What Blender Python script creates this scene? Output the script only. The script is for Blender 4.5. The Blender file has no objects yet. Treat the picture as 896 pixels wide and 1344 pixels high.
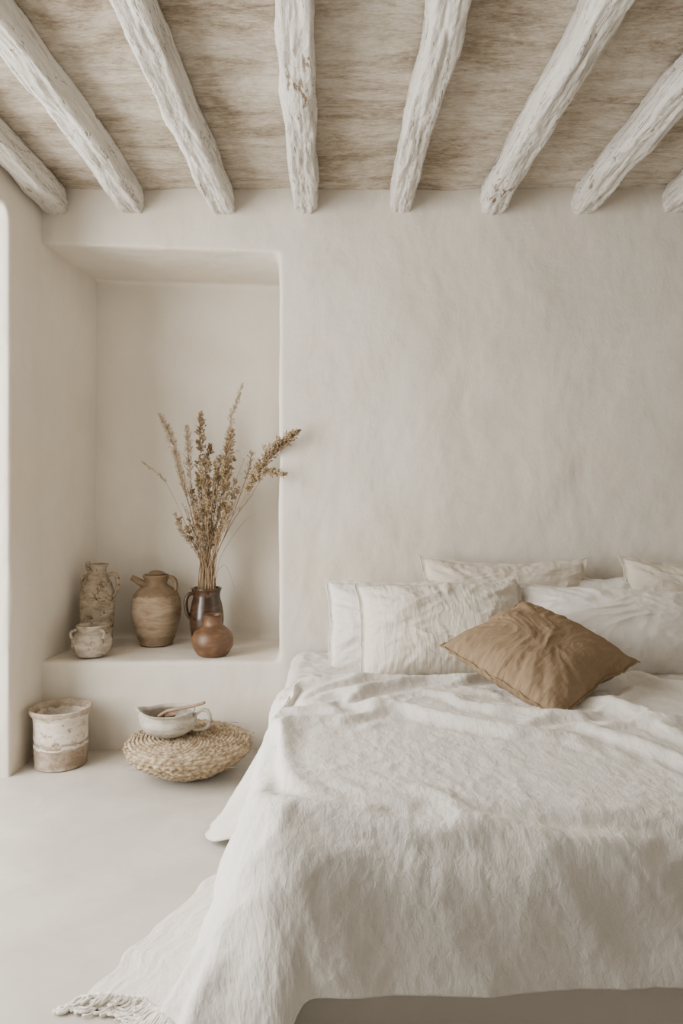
import bpy, math, random, time
import numpy as np
from mathutils import Vector, Matrix, Euler
random.seed(7); rng=np.random.RandomState(11)
scene=bpy.context.scene
F=962.0; VX=440.0; VY=650.0; CH=1.18
def W(px,py,y): return ((px-VX)*y/F, y, CH-(py-VY)*y/F)

# ---------- numpy perlin ----------
_perm=rng.permutation(256); _perm=np.concatenate([_perm,_perm,_perm])
_g=rng.normal(size=(256,3)); _g/=np.linalg.norm(_g,axis=1)[:,None]
def pn(x,y,z=0.0):
    x=np.asarray(x,float); y=np.asarray(y,float); z=np.asarray(z,float)+np.zeros_like(x); y=y+np.zeros_like(x); x=x+np.zeros_like(y); z=z+np.zeros_like(x)
    xi=np.floor(x).astype(int); yi=np.floor(y).astype(int); zi=np.floor(z).astype(int)
    xf=x-xi; yf=y-yi; zf=z-zi
    fu=lambda t:t*t*t*(t*(t*6-15)+10)
    u,v,w=fu(xf),fu(yf),fu(zf)
    def gr(dx,dy,dz):
        h=_perm[_perm[_perm[(xi+dx)&255]+((yi+dy)&255)]+((zi+dz)&255)]
        g=_g[h]
        return g[...,0]*(xf-dx)+g[...,1]*(yf-dy)+g[...,2]*(zf-dz)
    l=lambda a,b,t:a+(b-a)*t
    return l(l(l(gr(0,0,0),gr(1,0,0),u),l(gr(0,1,0),gr(1,1,0),u),v),
             l(l(gr(0,0,1),gr(1,0,1),u),l(gr(0,1,1),gr(1,1,1),u),v),w)*1.6
def fbm(x,y,z=0.0,o=4):
    s=0;a=1
    for i in range(o):
        s=s+a*pn(x*2**i+i*7.3,y*2**i+3.1*i,np.asarray(z)*2**i+i*1.7); a*=.5
    return s
def ridge(x,y,z=0.0,o=3):
    s=0;a=1
    for i in range(o):
        s=s+a*(1-np.abs(pn(x*2**i+i*5.3,y*2**i+2.1*i,np.asarray(z)*2**i+i*1.7))*2.2); a*=.5
    return s
def sst(a,b,x):
    t=np.clip((x-a)/(b-a),0,1); return t*t*(3-2*t)

# ---------- node helpers ----------
class M:
    def __init__(s,name,rough=.8,spec=.3):
        s.m=bpy.data.materials.new(name); s.m.use_nodes=True; s.t=s.m.node_tree
        s.b=s.t.nodes['Principled BSDF']; s.b.inputs['Roughness'].default_value=rough
        s.b.inputs['Specular IOR Level'].default_value=spec
        s.tc=s.t.nodes.new('ShaderNodeTexCoord')
    def n(s,t,**k):
        x=s.t.nodes.new(t)
        for a,b in k.items(): setattr(x,a,b)
        return x
    def L(s,a,b): s.t.links.new(a,b)
    def mp(s,scale,coord='Object',rot=(0,0,0)):
        x=s.n('ShaderNodeMapping'); x.inputs['Scale'].default_value=scale; x.inputs['Rotation'].default_value=rot
        s.L(s.tc.outputs[coord],x.inputs['Vector']); return x.outputs[0]
    def noise(s,vec,scale=1,detail=4,rough=.55,dist=0):
        x=s.n('ShaderNodeTexNoise'); x.inputs['Scale'].default_value=scale; x.inputs['Detail'].default_value=detail
        x.inputs['Roughness'].default_value=rough; x.inputs['Distortion'].default_value=dist
        s.L(vec,x.inputs['Vector']); return x.outputs['Fac']
    def ramp(s,fac,stops):
        x=s.n('ShaderNodeValToRGB'); e=x.color_ramp.elements
        while len(e)<len(stops): e.new(.5)
        for i,(p,c) in enumerate(stops):
            e[i].position=p; e[i].color=(*c,1) if len(c)==3 else c
        s.L(fac,x.inputs['Fac']); return x.outputs['Color']
    def mix(s,fac,a,b,mode='MIX'):
        x=s.n('ShaderNodeMix',data_type='RGBA',blend_type=mode)
        for v,i in ((fac,0),(a,6),(b,7)):
            if hasattr(v,'links'): s.L(v,x.inputs[i])
            elif i==0: x.inputs[0].default_value=v
            else: x.inputs[i].default_value=(*v,1)
        return x.outputs[2]
    def math(s,op,a,b=0.0,clamp=False):
        x=s.n('ShaderNodeMath',operation=op,use_clamp=clamp)
        for v,i in ((a,0),(b,1)):
            if hasattr(v,'links'): s.L(v,x.inputs[i])
            else: x.inputs[i].default_value=v
        return x.outputs[0]
    def bump(s,h,strength=.5,dist=.01,prev=None):
        x=s.n('ShaderNodeBump'); x.inputs['Strength'].default_value=strength; x.inputs['Distance'].default_value=dist
        s.L(h,x.inputs['Height'])
        if prev is not None: s.L(prev,x.inputs['Normal'])
        s.L(x.outputs[0],s.b.inputs['Normal']); return x.outputs[0]
    def col(s,c):
        if hasattr(c,'links'): s.L(c,s.b.inputs['Base Color'])
        else: s.b.inputs['Base Color'].default_value=(*c,1)
BW=lambda v:(v,v,v)

def plaster(name,c1,c2,streak=(6,6,2.8),bs=.30,stain=None):
    m=M(name,.9,.15)
    n1=m.noise(m.mp((1,1,1)),1.4,5,.6,.3)
    base=m.ramp(n1,[(.3,c1),(.7,c2)])
    st=m.noise(m.mp(streak),1,5,.58,.9)
    base=m.mix(m.ramp(st,[(.35,BW(0)),(.75,BW(.3))]),base,tuple(x*.91 for x in c1))
    if stain:
        sn=m.noise(m.mp((1.1,1.1,1.6)),1,6,.62,.5)
        base=m.mix(m.ramp(sn,[(.52,BW(0)),(.70,BW(.5))]),base,stain)
    m.col(base)
    b=m.bump(m.noise(m.mp((2.8,2.8,2.0)),1,3,.5,.3),.55,.04)
    b=m.bump(st,bs,.010,b)
    b=m.bump(m.noise(m.mp((20,20,12)),1,4,.6,.5),.30,.005,b)
    m.bump(m.noise(m.mp((90,90,90)),1,4,.6),.4,.0018,b)
    return m.m
mat_wall=plaster('plaster_wall',(.635,.586,.511),(.72,.672,.595),stain=(.66,.57,.445))
# ceiling
m=M('reed_ceiling',.95,.1)
st=m.noise(m.mp((5.5,22,1)),1,9,.78,.7)
pt=m.noise(m.mp((2.0,3.0,1)),1,7,.66,.5)
fn=m.noise(m.mp((40,120,1)),1,6,.75,.4)
v=m.math('ADD',m.math('MULTIPLY',st,.40),m.math('ADD',m.math('MULTIPLY',pt,.46),m.math('MULTIPLY',fn,.32)))
m.col(m.ramp(v,[(.47,(.235,.18,.13)),(.545,(.41,.345,.265)),(.60,(.55,.48,.39)),(.67,(.70,.645,.56))]))
b=m.bump(st,.7,.022); m.bump(fn,.5,.006,b)
mat_ceil=m.m
# beams
m=M('whitewashed_wood',.85,.2)
g=m.noise(m.mp((16,2.0,16)),1,8,.7,.8)
c=m.noise(m.mp((34,8,34)),1,7,.74,1.2)
big=m.noise(m.mp((4,1.2,4)),1,3,.5)
base=m.ramp(g,[(.3,(.50,.455,.395)),(.48,(.69,.655,.595)),(.8,(.78,.755,.70))])
chip=m.math('ADD',m.math('MULTIPLY',c,.7),m.math('MULTIPLY',big,.3))
mask=m.ramp(chip,[(.39,BW(1)),(.41,BW(0))])
base=m.mix(mask,base,(.24,.18,.125))
crk=m.noise(m.mp((26,.9,26)),1,5,.6,1.5)
cm=m.ramp(m.math('ABSOLUTE',m.math('SUBTRACT',crk,.5)),[(.0,BW(.95)),(.016,BW(0))])
cm=m.mix(m.ramp(big,[(.42,BW(0)),(.50,BW(1))]),BW(0),cm)
base=m.mix(cm,base,(.13,.095,.07))
m.col(base)
b=m.bump(g,.8,.018); b=m.bump(c,.7,.010,b); b=m.bump(mask,-.5,.004,b); b=m.bump(cm,-.8,.006,b); m.bump(m.noise(m.mp((70,20,70)),1,4,.6),.4,.003,b)
mat_beam=m.m
# floor
m=M('polished_plaster_floor',.42,.4)
n1=m.noise(m.mp((1,1,1)),1.6,6,.6,.8); n2=m.noise(m.mp((1,1,1)),6,6,.68,.6)
m.col(m.mix(m.ramp(n2,[(.38,BW(0)),(.72,BW(.6))]),m.ramp(n1,[(.3,(.46,.425,.37)),(.7,(.605,.568,.507))]),(.42,.385,.332)))
m.L(m.ramp(n2,[(.3,BW(.34)),(.7,BW(.6))]),m.b.inputs['Roughness'])
b=m.bump(n1,.2,.012); m.bump(n2,.12,.004,b)
mat_floor=m.m

def fabric(name,c,crk=(70,14),crs=.6,cd=.004,weave=700,dark=.88,sheen=.1,rot=0.0):
    m=M(name,.95,.1); m.b.inputs['Sheen Weight'].default_value=sheen
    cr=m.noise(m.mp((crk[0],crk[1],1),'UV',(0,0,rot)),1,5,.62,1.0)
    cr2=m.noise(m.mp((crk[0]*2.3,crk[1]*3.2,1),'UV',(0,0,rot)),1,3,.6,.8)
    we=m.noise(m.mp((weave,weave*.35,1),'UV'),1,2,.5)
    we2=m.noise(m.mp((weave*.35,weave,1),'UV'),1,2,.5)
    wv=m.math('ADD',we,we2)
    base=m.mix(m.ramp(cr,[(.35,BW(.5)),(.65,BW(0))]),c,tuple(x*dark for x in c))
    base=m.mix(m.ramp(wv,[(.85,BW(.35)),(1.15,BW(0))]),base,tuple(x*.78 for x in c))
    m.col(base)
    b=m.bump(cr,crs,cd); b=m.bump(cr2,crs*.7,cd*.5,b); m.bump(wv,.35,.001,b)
    return m.m
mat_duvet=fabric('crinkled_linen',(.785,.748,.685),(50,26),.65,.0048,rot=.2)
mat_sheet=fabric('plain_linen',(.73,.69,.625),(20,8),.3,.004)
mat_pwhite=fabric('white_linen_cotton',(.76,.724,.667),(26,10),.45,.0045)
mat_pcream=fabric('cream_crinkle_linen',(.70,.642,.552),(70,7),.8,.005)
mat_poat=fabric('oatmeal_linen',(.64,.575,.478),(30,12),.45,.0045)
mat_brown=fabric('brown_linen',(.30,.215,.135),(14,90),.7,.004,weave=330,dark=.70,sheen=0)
mat_brown.node_tree.nodes['Principled BSDF'].inputs['Specular IOR Level'].default_value=.02
mat_brown.node_tree.nodes['Principled BSDF'].inputs['Roughness'].default_value=1
mat_fringe=fabric('linen_fringe',(.76,.715,.645))
mat_base=plaster('plaster_platform',(.60,.555,.485),(.65,.605,.535),(6,6,6),.1)

def ceramic(name,stops,scale=6,rough=.85,bs=.6,chip=None,band=None,spec=.25,stretch=(1,1,2.5)):
    m=M(name,rough,spec)
    n1=m.noise(m.mp(tuple(scale*k for k in stretch)),1,7,.68,.6)
    c=m.ramp(n1,stops)
    if band:
        sx=m.n('ShaderNodeSeparateXYZ'); m.L(m.tc.outputs['Object'],sx.inputs[0])
        nb_=m.noise(m.mp((16,16,16)),1,7,.72,.5)
        z=m.math('ADD',sx.outputs[2],m.math('MULTIPLY',m.math('SUBTRACT',nb_,.5),.06))
        for z0,z1,bc,f in band:
            kk=m.math('MULTIPLY',m.math('GREATER_THAN',z,z0),m.math('LESS_THAN',z,z1))
            k2=m.math('MULTIPLY',kk,m.math('MULTIPLY',m.math('ADD',-.25,m.math('MULTIPLY',nb_,2.3)),f),True)
            c=m.mix(k2,c,bc)
    if chip:
        n2=m.noise(m.mp((26,26,26)),1,6,.7,.8)
        c=m.mix(m.ramp(n2,[(chip[1],BW(0)),(chip[1]+.06,BW(1))]),c,chip[0])
    m.col(c)
    b=m.bump(n1,bs,.01); m.bump(m.noise(m.mp((90,90,90)),1,4,.6),bs*.6,.003,b)
    return m.m
mat_jug=ceramic('weathered_clay',[(.32,(.10,.075,.052)),(.46,(.31,.25,.18)),(.7,(.50,.43,.335))],12,bs=1.0,chip=((.09,.063,.04),.56))
mat_pot=ceramic('chalky_clay',[(.3,(.24,.19,.14)),(.5,(.42,.365,.29)),(.7,(.54,.485,.40))],14,bs=.9,chip=((.16,.12,.08),.57))
mat_jar=ceramic('aged_earthenware',[(.3,(.16,.105,.065)),(.5,(.31,.23,.15)),(.72,(.42,.34,.245))],7,bs=.5,band=[(.25,.40,(.16,.105,.06),.7),(-.03,.05,(.20,.14,.085),.7)],stretch=(1,1,4))
mat_dark=ceramic('dark_glazed',[(.3,(.020,.011,.008)),(.5,(.040,.021,.012)),(.7,(.09,.046,.022))],7,rough=.22,bs=.1,spec=.6)
mat_gourd=ceramic('russet_glazed',[(.3,(.060,.029,.014)),(.5,(.115,.058,.028)),(.7,(.20,.11,.055))],9,rough=.4,bs=.25,spec=.45)
mat_crock=ceramic('whitewashed_terracotta',[(.33,(.34,.27,.20)),(.46,(.56,.50,.42)),(.7,(.69,.64,.565))],9,bs=.7,band=[(-.06,.088,(.24,.175,.12),.9),(.222,.33,(.28,.215,.15),.9),(.097,.109,(.18,.125,.08),.7)],chip=((.27,.20,.14),.57))
mat_bowl=ceramic('grey_stoneware',[(.3,(.22,.19,.15)),(.5,(.37,.335,.28)),(.7,(.49,.45,.385))],12,bs=.5,chip=((.19,.15,.11),.61))
m=M('woven_straw',.9,.15)
n1=m.noise(m.mp((40,40,40)),1,5,.65)
m.col(m.ramp(n1,[(.3,(.11,.075,.045)),(.48,(.29,.22,.14)),(.7,(.50,.41,.295))])); m.bump(n1,.5,.004)
mat_straw=m.m
m=M('carved_wood',.7); m.col(m.ramp(m.noise(m.mp((30,30,30)),1,4),[(.3,(.16,.10,.06)),(.7,(.28,.19,.12))])); mat_wood=m.m
m=M('dried_stem',.8); m.col(m.ramp(m.noise(m.mp((12,12,5)),1,3),[(.3,(.15,.095,.055)),(.7,(.36,.26,.155))])); mat_stem=m.m
m=M('dried_seed',.9); m.col(m.ramp(m.noise(m.mp((30,30,30)),1,3),[(.3,(.20,.13,.07)),(.7,(.46,.35,.21))])); mat_seed=m.m
m=M('dried_plume',.9); m.col(m.ramp(m.noise(m.mp((30,30,30)),1,3),[(.3,(.36,.27,.17)),(.7,(.58,.47,.34))])); mat_plume=m.m

# ---------- mesh helpers ----------
def mkobj(name,verts,faces,mats,smooth=True,midx=None,uvs=None,parent=None):
    me=bpy.data.meshes.new(name); 
    me.from_pydata([tuple(map(float,v)) for v in verts],[],[tuple(map(int,f)) for f in faces]); 
    if not isinstance(mats,(list,tuple)): mats=[mats]
    for x in mats: me.materials.append(x)
    if midx is not None: me.polygons.foreach_set('material_index',np.asarray(midx,dtype=np.int32))
    if uvs is not None:
        ul=me.uv_layers.new(name='UVMap'); li=np.zeros(len(me.loops),dtype=np.int32); me.loops.foreach_get('vertex_index',li)
        ul.data.foreach_set('uv',np.asarray(uvs,dtype=np.float32)[li].ravel())
    me.polygons.foreach_set('use_smooth',np.full(len(me.polygons),smooth)); me.update()
    o=bpy.data.objects.new(name,me); scene.collection.objects.link(o)
    if parent: o.parent=parent
    return o
def gridfaces(nu,nv,off=0,closeu=False,flip=False):
    I,J=np.meshgrid(np.arange(nu if closeu else nu-1),np.arange(nv-1),indexing='ij')
    I2=(I+1)%nu
    a=I*nv+J; b=I2*nv+J; c=I2*nv+J+1; d=I*nv+J+1
    f=np.stack([a,b,c,d],-1).reshape(-1,4)+off
    return f[:,::-1] if flip else f
def cat(pts,n):
    P=np.array(pts,float); P=np.concatenate([[2*P[0]-P[1]],P,[2*P[-1]-P[-2]]]); k=len(pts)-1
    t=np.linspace(0,k-1e-9,n); i=t.astype(int); f=(t-i).reshape((-1,)+(1,)*(P.ndim-1))
    p0,p1,p2,p3=P[i],P[i+1],P[i+2],P[i+3]
    return .5*((2*p1)+(-p0+p2)*f+(2*p0-5*p1+4*p2-p3)*f*f+(-p0+3*p1-3*p2+p3)*f**3)
class B:
    def __init__(s): s.v=[];s.f=[];s.m=[];s.n=0
    def add(s,v,f,mi=0):
        f=[tuple(int(i)+s.n for i in q) for q in f]; s.v.extend([tuple(map(float,x)) for x in v]); s.f.extend(f); s.m.extend([mi]*len(f)); s.n+=len(v)
    def tube(s,pts,rad,ns=8,mi=0,flat=1.0):
        P=np.array(pts,float); n=len(P); rad=np.broadcast_to(np.asarray(rad,float),(n,))
        T=np.gradient(P,axis=0); T/=np.linalg.norm(T,axis=1)[:,None]+1e-9
        ref=np.array([0.13,1,.07]) if abs(T[0][1])<.9 else np.array([1,0,.1])
        U=np.cross(T,ref); U/=np.linalg.norm(U,axis=1)[:,None]+1e-9; V=np.cross(T,U)
        a=np.linspace(0,2*np.pi,ns,endpoint=False)
        R=P[:,None]+rad[:,None,None]*(np.cos(a)[None,:,None]*U[:,None]+flat*np.sin(a)[None,:,None]*V[:,None])
        v=R.transpose(1,0,2).reshape(-1,3); f=[tuple(q) for q in gridfaces(ns,n,closeu=True)]
        f.append(tuple(i*n for i in range(ns))[::-1]); f.append(tuple(i*n+n-1 for i in range(ns)))
        s.add(v,f,mi)
    def lathe(s,prof,n=60,ns=96,disp=None,mi=0,smooth=True):
        P=cat(prof,n) if smooth else np.array(prof,float); P[:,0]=np.maximum(P[:,0],0.0005)
        a=np.linspace(0,2*np.pi,ns,endpoint=False)
        R=P[None,:,0]*np.ones((ns,1)); Z=P[None,:,1]*np.ones((ns,1)); A=a[:,None]*np.ones((1,len(P)))
        if disp is not None: R,Z=disp(R,Z,A)
        v=np.stack([R*np.cos(A),R*np.sin(A),Z],-1).reshape(-1,3)
        f=[tuple(q) for q in gridfaces(ns,len(P),closeu=True)]
        f.append(tuple(i*len(P) for i in range(ns))[::-1])
        s.add(v,f,mi)
    def obj(s,name,mats,loc=(0,0,0),rotz=0,parent=None,smooth=True):
        o=mkobj(name,s.v,s.f,mats,smooth,s.m); o.location=loc; o.rotation_euler=(0,0,rotz)
        if parent: o.parent=parent
        return o

# ---------- room ----------
XL=-1.36; XR=2.55; YB=3.4; ZC=2.6; YN=3.95; YF=-1.6
def prism(plan,z0,z1):
    n=len(plan); v=[(x,y,z0) for x,y in plan]+[(x,y,z1) for x,y in plan]
    f=[tuple(range(n))[::-1],tuple(range(n,2*n))]+[(i,(i+1)%n,n+(i+1)%n,n+i) for i in range(n)]
    return v,f
tex=bpy.data.textures.new('plaster_undulation','CLOUDS'); tex.noise_scale=.40; tex.noise_depth=3
def organic(o,cuts,vox=.0125,it=4,strength=.018):
    for c in cuts:
        md=o.modifiers.new('cut','BOOLEAN'); md.object=c; md.solver='EXACT'; md.operation='DIFFERENCE'
    r=o.modifiers.new('rm','REMESH'); r.mode='VOXEL'; r.voxel_size=vox; r.use_smooth_shade=True
    s=o.modifiers.new('sm','SMOOTH'); s.factor=.5; s.iterations=it
    d=o.modifiers.new('dp','DISPLACE'); d.texture=tex; d.texture_coords='GLOBAL'; d.strength=strength; d.mid_level=.5
    dg=bpy.context.evaluated_depsgraph_get(); me=bpy.data.meshes.new_from_object(o.evaluated_get(dg))
    o.modifiers.clear(); o.data=me
    me.polygons.foreach_set('use_smooth',np.full(len(me.polygons),True))
    for c in cuts: bpy.data.objects.remove(c)
v,f=prism([(XL-.2,YB),(XR+.2,YB),(XR+.2,4.2),(XL-.2,4.2)],-.05,ZC+.05)
wb=mkobj('wall_back',v,f,mat_wall,False)
v,f=prism([(XL-.4,YB-.3),(-.262,YB-.3),(-.262,YN),(XL-.4,YN)],.41,2.33)
v=[(x,y,(2.36 if x<-1 else 2.305) if z>1 else z) for x,y,z in v]
organic(wb,[mkobj('c',v,f,mat_wall,False)])
v,f=prism([(XL-.5,YF),(XL,YF),(XL,YB),(-1.285,YN+.03),(-1.285,4.2),(XL-.5,4.2)],-.05,ZC+.05)
wl=mkobj('wall_left',v,f,mat_wall,False)
yo0,yo1=1.0,3.06; ra=.05; zt_=2.38
arc=[(yo1,-.2),(yo1,zt_-ra)]
for i in range(1,9):
    a=i/9*math.pi/2; arc.append((yo1-ra+ra*math.cos(a),zt_-ra+ra*math.sin(a)))
for i in range(1,9):
    a=math.pi/2+i/9*math.pi/2; arc.append((yo0+ra+ra*math.cos(a),zt_-ra+ra*math.sin(a)))
arc+= [(yo0,zt_-ra),(yo0,-.2)]
n=len(arc); v=[(XL-.9,y,z) for y,z in arc]+[(XL+.4,y,z) for y,z in arc]
f=[tuple(range(n))[::-1],tuple(range(n,2*n))]+[(i,(i+1)%n,n+(i+1)%n,n+i) for i in range(n)]
organic(wl,[mkobj('c',v,f,mat_wall,False)],vox=.0135,it=4)
v,f=prism([(XR,YF),(XR+.2,YF),(XR+.2,4.2),(XR,4.2)],-.05,ZC+.05); mkobj('wall_right',v,f,mat_wall,False)
v,f=prism([(XL-3,YF-2),(XR+.2,YF-2),(XR+.2,4.2),(XL-3,4.2)],-.1,0); mkobj('floor',v,f,mat_floor,False)
nx,ny=160,200
X,Y=np.meshgrid(np.linspace(XL-.1,XR+.1,nx),np.linspace(YF,YB+.05,ny),indexing='ij')
Z=ZC+.008*fbm(X*2,Y*6)+.004*fbm(X*5,Y*40)
mkobj('ceiling',np.stack([X,Y,Z],-1).reshape(-1,3),gridfaces(nx,ny,flip=True),mat_ceil)
v,f=prism([(XL-.5,YF),(XR+.2,YF),(XR+.2,4.2),(XL-.5,4.2)],ZC+.03,ZC+.15); mkobj('ceiling_slab',v,f,mat_wall,False)

# beams
def beam(xw,xn,i,r=.062):
    n,ns=620,80
    yy=np.linspace(YF,YB+.02,n); a=np.linspace(0,2*np.pi,ns,endpoint=False)
    t=(YB-yy)/1.48
    cx=xw+(xn-xw)*t+.016*pn(yy*1.1+i*9.1,i*3.3)+.008*pn(yy*4+i,i*1.1)
    cz=ZC-.058+.010*pn(yy*1.3+i*4.1,i*7.7)
    A,Yg=np.meshgrid(a,yy,indexing='ij')
    ca,sa=np.cos(A),np.sin(A)
    tw=.18*pn(Yg*.9+i*3.1,i*2.0)
    sq=(np.abs(np.cos(A+tw))**6+np.abs(np.sin(A+tw))**6)**(-1/6)
    R=(.18+.77*sq)*.94+.10*pn(ca*1.2+i*5,Yg*1.7,sa*1.2)+.075*fbm(ca*2.2+i*3,Yg*5,sa*2.2,4)
    R=R-.14*np.clip(ridge(ca*2.4+i*8,Yg*1.0,sa*2.4,2)-1.25,0,1)*2
    q=fbm(ca*2.6+i*13,Yg*4.2,sa*2.6,3); st_=np.floor(q*4)/4+sst(.8,1,(q*4)%1)/4
    R=R+.085*st_+.025*fbm(ca*8+i,Yg*30,sa*8,2)
    R=R*(1-.12*sst(YB-.06,YB,Yg))
    w=r*(1+.09*pn(yy*.8+i*2.2,5.5))*(0.96+.06*sst(1.8,3.2,yy))
    X=cx[None]+R*ca*w[None]; Z=cz[None]+R*sa*w[None]*1.10
    v=np.stack([X,Yg,Z],-1).reshape(-1,3); f=[tuple(q) for q in gridfaces(ns,n,closeu=True,flip=True)]
    return v,f
bx=[(-1.30,-1.29),(-.926,-.955),(-.523,-.549),(-.134,-.116),(.30,.315),(.724,.742),(1.14,1.16),(1.555,1.57),(1.97,1.97),(2.38,2.38)]
for i,(a,b) in enumerate(bx):
    v,f=beam(a,b,i); mkobj('ceiling_beam',v,f,mat_beam)

# ---------- bed ----------
bed=bpy.data.objects.new('bed',None); scene.collection.objects.link(bed)
BX0,BX1=-.20,1.88
def rbox(name,x0,x1,y0,y1,z0,z1,bev,mat,seg=6):
    v,f=prism([(x0,y0),(x1,y0),(x1,y1),(x0,y1)],z0,z1); o=mkobj(name,v,f,mat,True,parent=bed)
    b=o.modifiers.new('b','BEVEL'); b.width=bev; b.segments=seg; b.limit_method='ANGLE'; b.harden_normals=False
    return o
rbox('platform',BX0,BX1,1.54,3.38,0,.19,.012,mat_base)
rbox('mattress',BX0+.03,BX1-.03,1.62,3.37,.19,.440,.11,mat_sheet,8)

def smoothgrid(P,it):
    for _ in range(it):
        Q=P.copy()
        Q[1:-1,1:-1]=.5*P[1:-1,1:-1]+.125*(P[2:,1:-1]+P[:-2,1:-1]+P[1:-1,2:]+P[1:-1,:-2])
        Q[0,1:-1]=.5*P[0,1:-1]+.25*(P[0,2:]+P[0,:-2]); Q[-1,1:-1]=.5*P[-1,1:-1]+.25*(P[-1,2:]+P[-1,:-2])
        Q[1:-1,0]=.5*P[1:-1,0]+.25*(P[2:,0]+P[:-2,0]); Q[1:-1,-1]=.5*P[1:-1,-1]+.25*(P[2:,-1]+P[:-2,-1])
        P=Q
    return P
def normals(P):
    a=np.gradient(P,axis=0); b=np.gradient(P,axis=1); n=np.cross(a,b); return n/(np.linalg.norm(n,axis=-1)[...,None]+1e-12)
def drape(a,b,x0,x1,y0,zt,r,phiL,phiF,foldA,floor=.018,seed=0,Rc=.17):
    Rc=max(Rc,r)
    qx=np.clip(a,x0+Rc,x1-Rc); qy=np.maximum(b,y0+Rc)
    dx=a-qx; dy=b-qy; d0=np.hypot(dx,dy); dd=np.maximum(d0,1e-9); ux,uy=dx/dd,dy/dd
    inn=np.minimum(d0,Rc-r); d=np.maximum(d0-(Rc-r),0)
    wl=np.clip(-ux,0,1)**1.0
    phi=phiF+(phiL(b)-phiF)*wl
    th=np.minimum(d/r,np.pi/2); out=inn+r*np.sin(th); drop=r*(1-np.cos(th))
    s=np.maximum(d-r*np.pi/2,0)
    s_fl=(zt-floor-r)/np.cos(phi)
    s1=np.minimum(s,s_fl); s2=np.maximum(s-s_fl,0)
    ang=np.arctan2(-uy,-ux)
    fc=np.where(ang>.001,-ang*.45,0)+ (qy-y0) 
    fcf=(qx-x0)
    fold=pn(fc*4.0+seed,s*1.0,seed+.3)*.75+pn(fc*9+seed*2,s*1.5,seed+1.3)*.35
    foldF=pn(fcf*3.0+seed,s*1.0,seed+4.3)*.5+pn(fcf*9+seed,s*1.5,2.2)*.2
    ff=(fold*wl*1.0+foldF*(1-wl)*.30)
    out=out+s1*np.sin(phi)+s2*.92+ff*foldA*sst(0,.28,s)
    z=zt-drop-s1*np.cos(phi)
    P=np.stack([qx+ux*out,qy+uy*out,z],-1)
    return P,s,wl,d0
# sheet
na,nb=260,330
A,Bc=np.meshgrid(np.linspace(-.70,BX1-.05,na),np.linspace(1.95,3.36,nb),indexing='ij')
bmp=lambda b: sst(3.25,2.58,b)*sst(2.30,2.50,b)
hemA=-.47-.21*bmp(Bc)+.08*sst(2.35,2.2,Bc)
Aw=np.where(A<.0,A*( -hemA/.70),A)
P,s,wl_,d_=drape(Aw,Bc,BX0,BX1+.2,-5,.456,.06,lambda b:.09+.42*bmp(b),.05,.05,seed=3.7,Rc=.06)
P[...,2]+= .006*fbm(A*5,Bc*5)*(1-sst(0,.1,s))*sst(2.7,2.9,Bc)
P=smoothgrid(P,5)
N=normals(P); P+=N*(.006*ridge(A*5+Bc*3,Bc*9,1.1,2)[...,None])*sst(0,.1,s)[...,None]+N*(.004*ridge(A*9+Bc*3,Bc*14,1.1,2)[...,None])*(1-sst(0,.1,s))[...,None]*sst(2.7,2.9,Bc)[...,None]
P[...,2]=np.maximum(P[...,2],.006)
sh_=mkobj('bed_sheet',P.reshape(-1,3),gridfaces(na,nb),mat_sheet,uvs=np.stack([A,Bc],-1).reshape(-1,2),parent=bed)
sd=sh_.modifiers.new('s','SOLIDIFY'); sd.thickness=.004; sd.offset=-1

# duvet : analytic drape as rest pose, then relaxed with a cloth simulation
na,nb=212,144
U,V=np.meshgrid(np.linspace(0,1,na),np.linspace(0,1,nb),indexing='ij')
A=-.98+U*(1.45+.98)
bmin=1.205+.012*pn(A*2.5,4.4)-.13*sst(-.06,-.27,A)+.62*sst(-.34,-.84,A)
bmax=2.86+.02*pn(A*3,2.2)-.12*sst(.12,-.3,A)
Bc=bmin+(bmax-bmin)*V
L=.56+.18*sst(2.2,1.65,Bc)-.12*sst(2.15,2.6,Bc)
A2=np.where(A<-.10,-.10+(A+.10)*((L+.10)/.88),A)
P,s,wl_,d_=drape(A2,Bc,BX0-.035,BX1+.3,1.462,.515,.16,lambda b:.25+.22*sst(2.3,1.6,b),.03,.12,floor=.03,seed=1.3,Rc=.19)
P=smoothgrid(P,5)
head=sst(1.80,2.35,Bc)
wx=A+.12*pn(A*2.2,Bc*2.2,7.7); wy=Bc+.10*pn(A*2.5,Bc*3,3.3)
N=normals(P)
edge=sst(.04,.28,d_)
D=.016*pn(A*1.7,Bc*2.0,9.1)+.004
D=D+(1-edge)*(.026*head*sst(2.84,2.7,Bc)*(ridge(wx*1.5+wy*.9,wy*3.5-wx*1.0,2.2,2)-.9))
D=D+.014*(1-.6*head)*(ridge(wx*1.2-wy*.5,wy*1.8+wx*.8,6.2,2)-.9)
D=D+edge*wl_*.020*(ridge((Bc+A*.4)*3.2,(A-Bc)*1.0,4.4,2)-.9)
D=D+edge*(1-wl_)*.016*(ridge(wx*2.4+.6*wy,wy*1.5,8.4,2)-.9)
P=P+N*D[...,None]; P[...,2]=np.maximum(P[...,2],.02)
P[...,2]-=.035*sst(2.60,2.82,Bc)*(1-edge)
Pin=P.copy()
t0=time.time()
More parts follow.
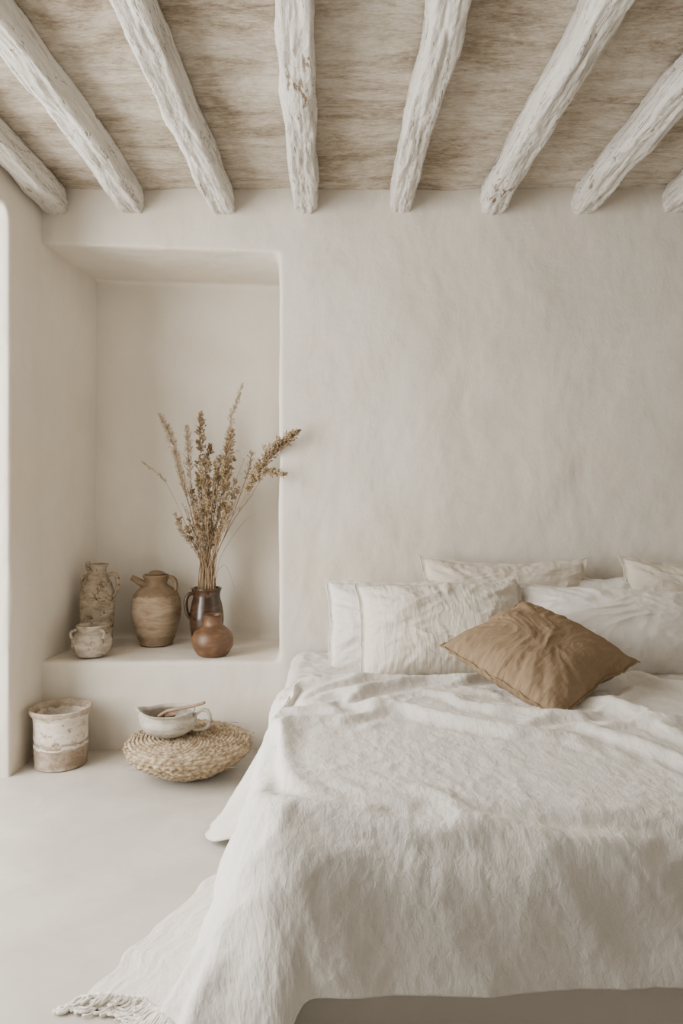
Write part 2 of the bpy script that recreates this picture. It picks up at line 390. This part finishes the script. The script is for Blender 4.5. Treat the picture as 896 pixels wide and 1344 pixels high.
try:
    cl=mkobj('cloth_tmp',P.reshape(-1,3),gridfaces(na,nb),mat_duvet)
    vg=cl.vertex_groups.new(name='pin'); vs_=cl.vertex_groups.new(name='shr')
    wob=.05*pn(A*4,Bc*4,2.9)
    eg=sst(.02,.34,d_+wob)
    pinw=(sst(2.72,2.84,Bc)*.7+sst(1.30,1.44,A)*.8+eg**1.5*.92).clip(0,1).ravel()
    shw=(1-(.22+.78*sst(1.65,2.35,Bc+wob))*(1-.75*eg)).ravel()
    for k in range(na*nb):
        if pinw[k]>.01: vg.add([k],float(pinw[k]),'REPLACE')
        vs_.add([k],float(shw[k]),'REPLACE')
    col=[]
    cv=[(BX0+.02,1.51,0),(BX1,1.51,0),(BX1,3.37,0),(BX0+.02,3.37,0),(BX0+.02,1.51,.497),(BX1,1.51,.497),(BX1,2.58,.497),(BX0+.02,2.58,.497),(BX1,2.82,.464),(BX0+.02,2.82,.464),(BX1,3.37,.464),(BX0+.02,3.37,.464)]
    cf=[(0,3,2,1),(4,5,6,7),(7,6,8,9),(9,8,10,11),(0,1,5,4),(1,2,10,8,6,5),(2,3,11,10),(3,0,4,7,9,11)]
    v,f=prism([(-3,-1),(3,-1),(3,3.6),(-3,3.6)],-.3,.004)
    for (v_,f_,bv) in ((cv,cf,.13),(v,f,0)):
        o=mkobj('col_tmp',v_,f_,mat_base)
        if bv:
            b_=o.modifiers.new('b','BEVEL'); b_.width=bv; b_.segments=6; b_.limit_method='ANGLE'; b_.angle_limit=math.radians(60)
        o.modifiers.new('c','COLLISION'); o.collision.thickness_outer=.006; o.collision.cloth_friction=30; col.append(o)
    cm_=cl.modifiers.new('cloth','CLOTH'); s_=cm_.settings
    s_.quality=7; s_.mass=.09; s_.air_damping=3; s_.tension_stiffness=15; s_.compression_stiffness=15; s_.shear_stiffness=8; s_.bending_stiffness=14
    s_.tension_damping=8; s_.compression_damping=8; s_.shear_damping=8; s_.bending_damping=2
    s_.vertex_group_mass='pin'; s_.pin_stiffness=1.0
    s_.vertex_group_shrink='shr'; s_.shrink_min=-.07; s_.shrink_max=0.0
    cm_.collision_settings.distance_min=.006; cm_.collision_settings.use_self_collision=False; cm_.collision_settings.collision_quality=2
    NF=22
    scene.frame_start=1; scene.frame_end=NF; cm_.point_cache.frame_start=1; cm_.point_cache.frame_end=NF
    for fr in range(1,NF+1):
        scene.frame_set(fr)
        if time.time()-t0>120: print('cloth time cut at',fr); break
    dg=bpy.context.evaluated_depsgraph_get(); me=cl.evaluated_get(dg).to_mesh()
    co_=np.zeros(len(me.vertices)*3); me.vertices.foreach_get('co',co_); Q=co_.reshape(na,nb,3)
    print('CLOTH max move',np.abs(Q-Pin).max(),'mean',np.abs(Q-Pin).mean(),'t',time.time()-t0)
    if np.isfinite(Q).all() and np.abs(Q-Pin).mean()<.1: P=Q.copy()
    bpy.data.objects.remove(cl)
    for o in col: bpy.data.objects.remove(o)
    scene.frame_set(1)
except Exception as e:
    print('cloth failed',e)
P=smoothgrid(P,3)
na2,nb2=620,420
def up(G): 
    G=cat(G,na2); G=cat(np.swapaxes(G,0,1),nb2); return np.swapaxes(G,0,1)
P=up(P); A=up(A); Bc=up(Bc); s=up(s)
wx=A+.12*pn(A*2.2,Bc*2.2,7.7); wy=Bc+.10*pn(A*2.5,Bc*3,3.3)
N=normals(P)
D=.0016*(ridge(wx*12,wy*10,1.2,3)-1)+.0009*fbm((A+.3*Bc)*50,Bc*26,.5,3)
P=P+N*D[...,None]
P[...,2]=np.maximum(P[...,2],.008)
duvet=mkobj('duvet',P.reshape(-1,3),gridfaces(na2,nb2),mat_duvet,uvs=np.stack([A,Bc],-1).reshape(-1,2))
sd=duvet.modifiers.new('s','SOLIDIFY'); sd.thickness=.022; sd.offset=-1
# fringe
fb=B()
hem=P[:,0]
for i in list(range(0,104,1))*2:
    if random.random()<.25: continue
    p=Vector(hem[i]); 
    if p.z>.16: continue
    d=Vector((-.7-.5*random.random(),-.35+.5*random.random(),0)).normalized()
    l=random.uniform(.04,.09); pts=[p+Vector((0,0,.004))]
    wob=random.uniform(-.02,.02)
    for k in range(1,7):
        q=p+d*l*k/6+Vector((-d.y,d.x,0))*wob*math.sin(k*.9)+Vector((random.uniform(-.003,.003),random.uniform(-.003,.003),0)); q.z=max(.007,p.z*(1-k/5)+random.uniform(0,.006)); pts.append(q)
    fb.tube(cat(pts,14),random.uniform(.0022,.0042),6)
if fb.n: fb.obj('fringe',mat_fringe).parent=duvet

# ---------- pillows ----------
def pillow(name,w,h,t,mat,loc,tilt,yaw=0,roll=0,spin=0,seed=0,wr=.010,pinch=.05,sag=.0,crk=None,fl=.95):
    n=160
    u=np.linspace(-1,1,n); U,V=np.meshgrid(u,u,indexing='ij')
    prof=(np.clip(1-np.abs(U/fl)**2.4,0,1)*np.clip(1-np.abs(V/(fl-.01))**2.4,0,1))**.5
    X=w/2*U*(1-pinch*(1-V*V)*np.abs(U)); Y=h/2*V*(1-pinch*1.7*(1-U*U)*np.abs(V))
    X=X+.010*pn(U*1.5+seed,V*2.5+seed)+.003*pn(U*9,V*16+seed,seed); Y=Y+.012*pn(U*2.5+seed*2,V*1.5,seed)+.003*pn(U*18+seed*2,V*9,seed)
    P=[]
    for sgn in (1,-1):
        e=np.maximum(np.abs(U),np.abs(V))
        a1=U+.3*pn(U*1.3+seed,V*1.3,1.1); b1=V+.3*pn(U*1.3,V*1.3+seed,2.1)
        rad=ridge(a1*1.1+b1*.5+seed+sgn,b1*1.6-a1*.5+seed*1.7,seed+.5*sgn,3)-1.0
        ang=np.arctan2(V,U); rr=np.hypot(U,V)
        spokes=pn(np.cos(ang)*6+seed,np.sin(ang)*6+seed,rr*1.2+sgn)
        D=wr*rad*prof+wr*1.2*spokes*sst(.36,.86,e)*prof**.5
        if crk: D=D+crk*(ridge(U*9+.8*pn(U*2,V*2,seed),V*1.0+seed,2.2,2)-1)*prof**.4
        wave=.006*pn(U*7+seed,V*7,seed)*sst(.85,1,e)
        Z=sgn*(t/2*prof*(1-sag*V)+.0015)+sgn*D+wave
        P.append(np.stack([X,Y,Z],-1))
    v=np.concatenate([P[0].reshape(-1,3),P[1].reshape(-1,3)])
    f=np.concatenate([gridfaces(n,n),gridfaces(n,n,off=n*n,flip=True)])
    uv=np.stack([X,Y],-1).reshape(-1,2); uv=np.concatenate([uv,uv+3])
    bd=[(i,0) for i in range(n)]+[(n-1,j) for j in range(1,n)]+[(i,n-1) for i in range(n-2,-1,-1)]+[(0,j) for j in range(n-2,-1,-1)]
    bb=B(); bb.tube([.5*(P[0][i,j]+P[1][i,j]) for i,j in bd],.0028,6)
    f=[tuple(q) for q in f]+[tuple(i+len(v) for i in q) for q in bb.f]
    v=np.concatenate([v,np.array(bb.v)]); uv=np.concatenate([uv,np.array(bb.v)[:,:2]])
    o=mkobj(name,v,f,mat,uvs=uv)
    o.matrix_world=Matrix.Translation(loc)@Matrix.Rotation(yaw,4,'Z')@Matrix.Rotation(tilt,4,'X')@Matrix.Rotation(roll,4,'Y')@Matrix.Rotation(spin,4,'Z')
    return o
R=math.radians
pillow('pillow',.77,.46,.19,mat_poat,(.755,3.265,.682),R(76),R(0),0,R(-1),1.1,.013,.10)
pillow('pillow',.66,.38,.17,mat_pwhite,(1.26,3.26,.634),R(74),0,0,0,2.3,.012)
pillow('pillow',.66,.42,.17,mat_pwhite,(.29,3.17,.615),R(68),R(3),0,R(0),3.1,.012)
pillow('pillow',.69,.46,.20,mat_poat,(1.605,3.22,.680),R(70),0,0,R(-3),4.7,.013,.10)
pillow('pillow',.69,.43,.28,mat_pcream,(.432,2.95,.642),R(60),R(1),0,R(2),5.9,.011,.05,.15,crk=.0022)
pillow('pillow',.84,.42,.29,mat_pwhite,(1.15,2.955,.622),R(56),R(-3),0,R(-2),6.4,.012,.05,.15)
pillow('cushion',.49,.49,.19,mat_brown,(.705,2.54,.632),R(23),R(-2),R(4),R(43),8.2,.007,.05,fl=.98)

# ---------- pottery ----------
SZ=.415
def pottery(name,prof,loc,mat,amp=.02,fr=8,seed=0,extra=None,ridges=0,rz=0,ns=110,n=120,mats=None,spout=0):
    b=B()
    zmax=max(p[1] for p in prof)
    def disp(Rr,Z,A):
        d=1+amp*fbm(np.cos(A)*1.3+seed,np.sin(A)*1.3,Z*fr+seed,3)
        if ridges: d=d+ridges*np.sin(Z*260+2*pn(Z*10,A*0,seed))
        if spout:
            k=np.exp(-((np.abs(A-np.pi))/.33)**2)*sst(.45*zmax,zmax,Z)
            d=d*(1+spout*k); Z=Z+.012*k
        return Rr*d,Z
    b.lathe(prof,n,ns,disp)
    if extra: extra(b)
    return b.obj(name,mats or mat,loc,rz)
def ex(b):
    b.tube(cat([(.058,0,.365),(.085,0,.372),(.105,0,.345),(.104,0,.30),(.088,0,.262),(.070,0,.25)],26),.0095,10,flat=1.5)
    b.tube(cat([(-.045,0,.36),(-.066,0,.355),(-.074,0,.33),(-.066,0,.30)],16),.009,10)
    b.tube(cat([(-.03,-.03,.395),(-.035,-.04,.42),(-.02,-.045,.43)],8),[.012]*7+[.005],8)
pottery('clay_jug',[(.0,0),(.066,0),(.076,.02),(.080,.10),(.083,.18),(.084,.26),(.076,.31),(.058,.345),(.047,.37),(.046,.39),(.056,.415),(.058,.42),(.050,.418),(.040,.39),(.045,.34),(.06,.25),(.06,.05),(.0,.03)],W(127,0,3.68)[:2]+(SZ,),mat_jug,.05,14,1.2,ex,.006)
def ex(b):
    b.tube(cat([(.055,-.05,.13),(.075,-.06,.125),(.078,-.062,.105),(.07,-.058,.09)],12),.007,8)
    b.tube(cat([(-.055,-.05,.13),(-.075,-.06,.125),(-.078,-.062,.105),(-.07,-.058,.09)],12),.007,8)
pottery('squat_clay_pot',[(0,0),(.055,0),(.075,.015),(.092,.045),(.094,.07),(.083,.10),(.064,.118),(.066,.13),(.072,.142),(.068,.148),(.058,.142),(.052,.12),(.07,.08),(.06,.03),(0,.02)],W(120.5,0,3.50)[:2]+(SZ,),mat_pot,.03,14,4.2,ex,.012)
def ex(b):
    b.tube(cat([(-.045,-.01,.30),(-.075,-.015,.315),(-.105,-.02,.335),(-.122,-.022,.345)],14),np.linspace(.022,.013,14),12)
    b.tube(cat([(.058,0,.345),(.085,0,.340),(.10,0,.318),(.102,0,.285),(.095,0,.262)],18),.010,10,flat=1.4)
    b.lathe([(.0,.356),(.038,.356),(.045,.362),(.03,.372),(.012,.378),(0,.378)],24,40)
pottery('earthenware_jug',[(0,0),(.075,0),(.086,.012),(.108,.08),(.125,.15),(.127,.20),(.115,.25),(.085,.285),(.062,.30),(.055,.315),(.062,.335),(.068,.35),(.060,.357),(.050,.345),(.05,.31),(.08,.26),(.11,.19),(.07,.03),(0,.02)],W(205,0,3.78)[:2]+(SZ,),mat_jar,.012,8,2.2,ex,.004)
def ex(b):
    b.tube(cat([(-.058,-.02,.272),(-.085,-.03,.265),(-.098,-.035,.23),(-.094,-.034,.18),(-.078,-.028,.145)],20),.010,12,flat=1.3)
vl=W(271,0,3.72)[:2]+(SZ,)
pottery('glazed_vase',[(0,0),(.058,0),(.068,.02),(.082,.09),(.086,.15),(.078,.21),(.068,.25),(.070,.275),(.077,.292),(.072,.297),(.064,.285),(.06,.25),(.07,.15),(.05,.03),(0,.02)],vl,mat_dark,.006,6,3.3,ex)
pottery('gourd_vase',[(0,0),(.060,0),(.078,.012),(.096,.045),(.100,.075),(.090,.105),(.065,.13),(.048,.145),(.044,.165),(.048,.185),(.053,.192),(.047,.192),(.038,.17),(.04,.145),(.08,.08),(.05,.02),(0,.015)],W(279,0,3.52)[:2]+(SZ,),mat_gourd,.012,6,6.3,None,.0015)
pr=[(0,0),(.100,0),(.108,.01),(.112,.06),(.114,.11),(.109,.122),(.113,.135),(.112,.19),(.114,.235),(.122,.255),(.131,.268),(.133,.282),(.127,.29),(.115,.282),(.104,.255),(.100,.15),(.098,.03),(0,.02)]
pottery('terracotta_crock',[(a,b*.86) for a,b in pr],W(80,0,3.22)[:2]+(0.004,),mat_crock,.02,8,7.7,None,.004)
b=B()
n=420
base=cat([(0,.006),(.07,.006),(.13,.02),(.195,.052),(.243,.088),(.260,.115),(.247,.138),(.195,.149),(.10,.156),(0,.158)],n)
def disp(Rr,Z,A):
    T=np.gradient(base,axis=0); L_=np.concatenate([[0],np.cumsum(np.hypot(np.diff(base[:,0]),np.diff(base[:,1])))])
    nn=np.stack([T[:,1],-T[:,0]],-1); nn/=np.linalg.norm(nn,axis=1)[:,None]+1e-9
    coil=L_[None]/.0165+A/(2*np.pi)
    c=np.abs(np.sin(np.pi*coil))
    row=np.floor(coil)
    wrap=np.sin(A*46+row*2.4+.9*np.sin(coil*6.28))
    d=.0075*c**.7+.0028*wrap*c+.004*fbm(np.cos(A)*4,np.sin(A)*4,L_[None]*20,3)
    lump=1+.025*pn(np.cos(A)*1.2,np.sin(A)*1.2,.5)
    return (Rr+d*nn[:,0][None])*lump,Z+d*nn[:,1][None]
b.lathe(base,n,360,disp,smooth=False)
for _ in range(60):
    a=random.uniform(0,6.28); rr=.262+random.uniform(-.02,.004); z=random.uniform(.08,.15)
    p=np.array([rr*math.cos(a),rr*math.sin(a),z]); d=np.array([-math.sin(a)*random.choice([-1,1]),math.cos(a)*.6,random.uniform(-.3,.5)]); d=d/np.linalg.norm(d)+.35*np.array([math.cos(a),math.sin(a),0])
    b.tube([p,p+d*.015,p+d*random.uniform(.025,.045)],.0012,4)
bl=W(247,0,3.125)
b.obj('woven_basket',mat_straw,(bl[0],3.125,0.0))
bc=W(222,0,3.10)
def ex(b):
    b.tube(cat([(.104,0,.075),(.135,0,.100),(.163,0,.096),(.174,0,.062),(.158,0,.028),(.115,0,.018),(.09,0,.028)],30),.0075,10,flat=1.3)
pr=[(0,0),(.055,0),(.075,.008),(.105,.035),(.117,.065),(.112,.09),(.100,.105),(.106,.118),(.110,.123),(.102,.124),(.094,.108),(.104,.07),(.09,.035),(.05,.016),(0,.014)]
pottery('handled_bowl',[(a,b*.80) for a,b in pr],(bc[0],3.10,.171),mat_bowl,.025,8,9.1,ex,.003,spout=.28)
b=B()
b.tube(cat([(-.04,-.02,.078),(.0,-.03,.105),(.06,-.05,.122),(.13,-.07,.142),(.165,-.08,.155)],30),np.linspace(.008,.006,30),8)
b.lathe([(0,.065),(.02,.068),(.028,.080),(.027,.084),(.018,.075),(0,.072)],20,24)
b.obj('wooden_ladle',mat_wood,(bc[0],3.10,.171))

# ---------- dried grasses ----------
g=B()
Yv=3.70; base0=np.array([vl[0],Yv,SZ+.05])
def stem(pxs,dy=0,r0=.0028,r1=.0010,n=36):
    k=len(pxs); pts=[base0+np.array([random.uniform(-.02,.02),random.uniform(-.02,.02),0])]
    m0=np.array([vl[0]+random.uniform(-.045,.045),Yv+.02+random.uniform(-.04,.04),SZ+.285]); pts.append(m0)
    for i,(x,y) in enumerate(pxs):
        yy=Yv+dy*(i+1)/k; pts.append(np.array(W(x,y,yy)))
    P=cat(pts,n); g.tube(P,np.linspace(r0,r1,n),5,0); return P
def spike(p,d,l,w,mi):
    d=d/np.linalg.norm(d); a=np.cross(d,[.3,.9,.1]); a/=np.linalg.norm(a); c=np.cross(d,a)
    m_=p+d*l*.45
    v=[p,m_+a*w,m_+c*w,m_-a*w,m_-c*w,p+d*l]
    g.add(v,[(0,2,1),(0,3,2),(0,4,3),(0,1,4),(5,1,2),(5,2,3),(5,3,4),(5,4,1)],mi)
def plume(P,t0,dens,blen,kind):
    n=len(P); i0=int(n*t0)
    for q in range(dens):
        t=random.uniform(i0,n-1.01); i=int(t); p=P[i]+(P[i+1]-P[i])*(t-i); d=P[min(i+1,n-1)]-P[i]; d/=np.linalg.norm(d)+1e-9
        f=(t-i0)/(n-i0); env=math.sin(math.pi*min(1,f*.85+.12))
        side=np.array([random.gauss(0,1),random.gauss(0,1),random.gauss(0,.4)]); side/=np.linalg.norm(side)
        bl_=blen*env*random.uniform(.4,1)
        e=d*1.1+side*.8; e/=np.linalg.norm(e)
        if kind=='seed':
            tip=p+e*bl_+np.array([0,0,-.15*bl_]); mid=p+e*bl_*.5
            g.tube([p,mid,tip],.0007,3,0)
            for j in range(8):
                s0=p+(tip-p)*random.uniform(.25,1); dd=e+np.array([random.gauss(0,.5) for _ in range(3)])
                spike(s0,dd,random.uniform(.009,.017),random.uniform(.002,.0036),1)
        else:
            tip=p+e*bl_; g.tube([p,p+(tip-p)*.5+np.array([0,0,.002]),tip],[.0012,.0009,.0004],3,2)
            for j in range(4):
                s0=p+(tip-p)*random.uniform(.2,1); dd=e+np.array([random.gauss(0,.25) for _ in range(3)])
                spike(s0,dd,random.uniform(.010,.018),.0011,2)
P=stem([(278,690),(292,620),(302,555),(317,505)],-.02); plume(P,.62,130,.035,'f')
P=stem([(255,690),(240,630),(225,575),(210,545)],.03); plume(P,.5,260,.05,'f')
P=stem([(250,705),(235,668),(215,630),(188,607)],-.05,.002,.0006); plume(P,.75,40,.02,'f')
P=stem([(258,690),(250,630),(247,590),(245,560)],-.04); plume(P,.55,200,.045,'f')
P=stem([(262,690),(262,630),(263,580),(264,543)],.02); plume(P,.5,120,.055,'seed')
P=stem([(270,690),(285,640),(297,600),(304,566)],-.06); plume(P,.45,190,.075,'seed')
P=stem([(280,700),(292,660),(296,630),(296,606)],-.10); plume(P,.45,120,.07,'seed')
P=stem([(290,700),(318,655),(350,600),(388,566)],-.39); plume(P,.62,230,.075,'seed')
P=stem([(290,705),(320,655),(345,620),(372,622)],-.39); plume(P,.68,80,.05,'seed')
P=stem([(296,700),(315,650),(325,620),(330,595)],.04); plume(P,.7,60,.04,'f')
P=stem([(290,730),(312,695),(325,680),(335,676)],-.03,.0018,.0006)
P=stem([(285,750),(295,742),(302,755),(308,772)],-.06,.0018,.0006)
P=stem([(252,680),(240,640),(233,610),(228,590)],-.08); plume(P,.6,100,.04,'f')
P=stem([(265,700),(272,650),(270,610),(276,585)],.06); plume(P,.5,90,.045,'seed')
for k in range(60):
    tx=random.gauss(275,24); ty=random.uniform(600,700)
    P=stem([(272+(tx-272)*.35,ty+(760-ty)*.55),(272+(tx-272)*.7+random.uniform(-4,4),ty+(760-ty)*.25),(tx,ty)],random.uniform(-.12,.08),random.uniform(.002,.0034),.0009,24)
    if random.random()<.6: plume(P,.55,random.randint(15,45),.032,random.choice(['f','seed']))
g.obj('dried_grass_bouquet',[mat_stem,mat_seed,mat_plume])

# ---------- light ----------
w=bpy.data.worlds.new('sky'); scene.world=w; w.use_nodes=True
bg=w.node_tree.nodes['Background']; bg.inputs[0].default_value=(1,.98,.945,1); bg.inputs[1].default_value=.28
def area(name,loc,rot,sx,sy,e,col):
    l=bpy.data.lights.new(name,'AREA'); l.shape='RECTANGLE'; l.size=sx; l.size_y=sy; l.energy=e; l.color=col
    o=bpy.data.objects.new(name,l); scene.collection.objects.link(o); o.location=loc; o.rotation_euler=rot
area('doorway_daylight',(-2.3,1.9,1.4),(0,R(-90),0),2.2,2.0,205,(1,.98,.945))
# ---------- camera ----------
cam=bpy.data.cameras.new('camera'); co=bpy.data.objects.new('camera',cam); scene.collection.objects.link(co)
co.location=(0,0,CH); co.rotation_euler=(R(90),0,0)
cam.sensor_fit='AUTO'; cam.sensor_width=36; cam.lens=F/1344*36
cam.shift_x=(448-VX)/1344; cam.shift_y=-(672-VY)/1344
cam.clip_start=.05
scene.camera=co
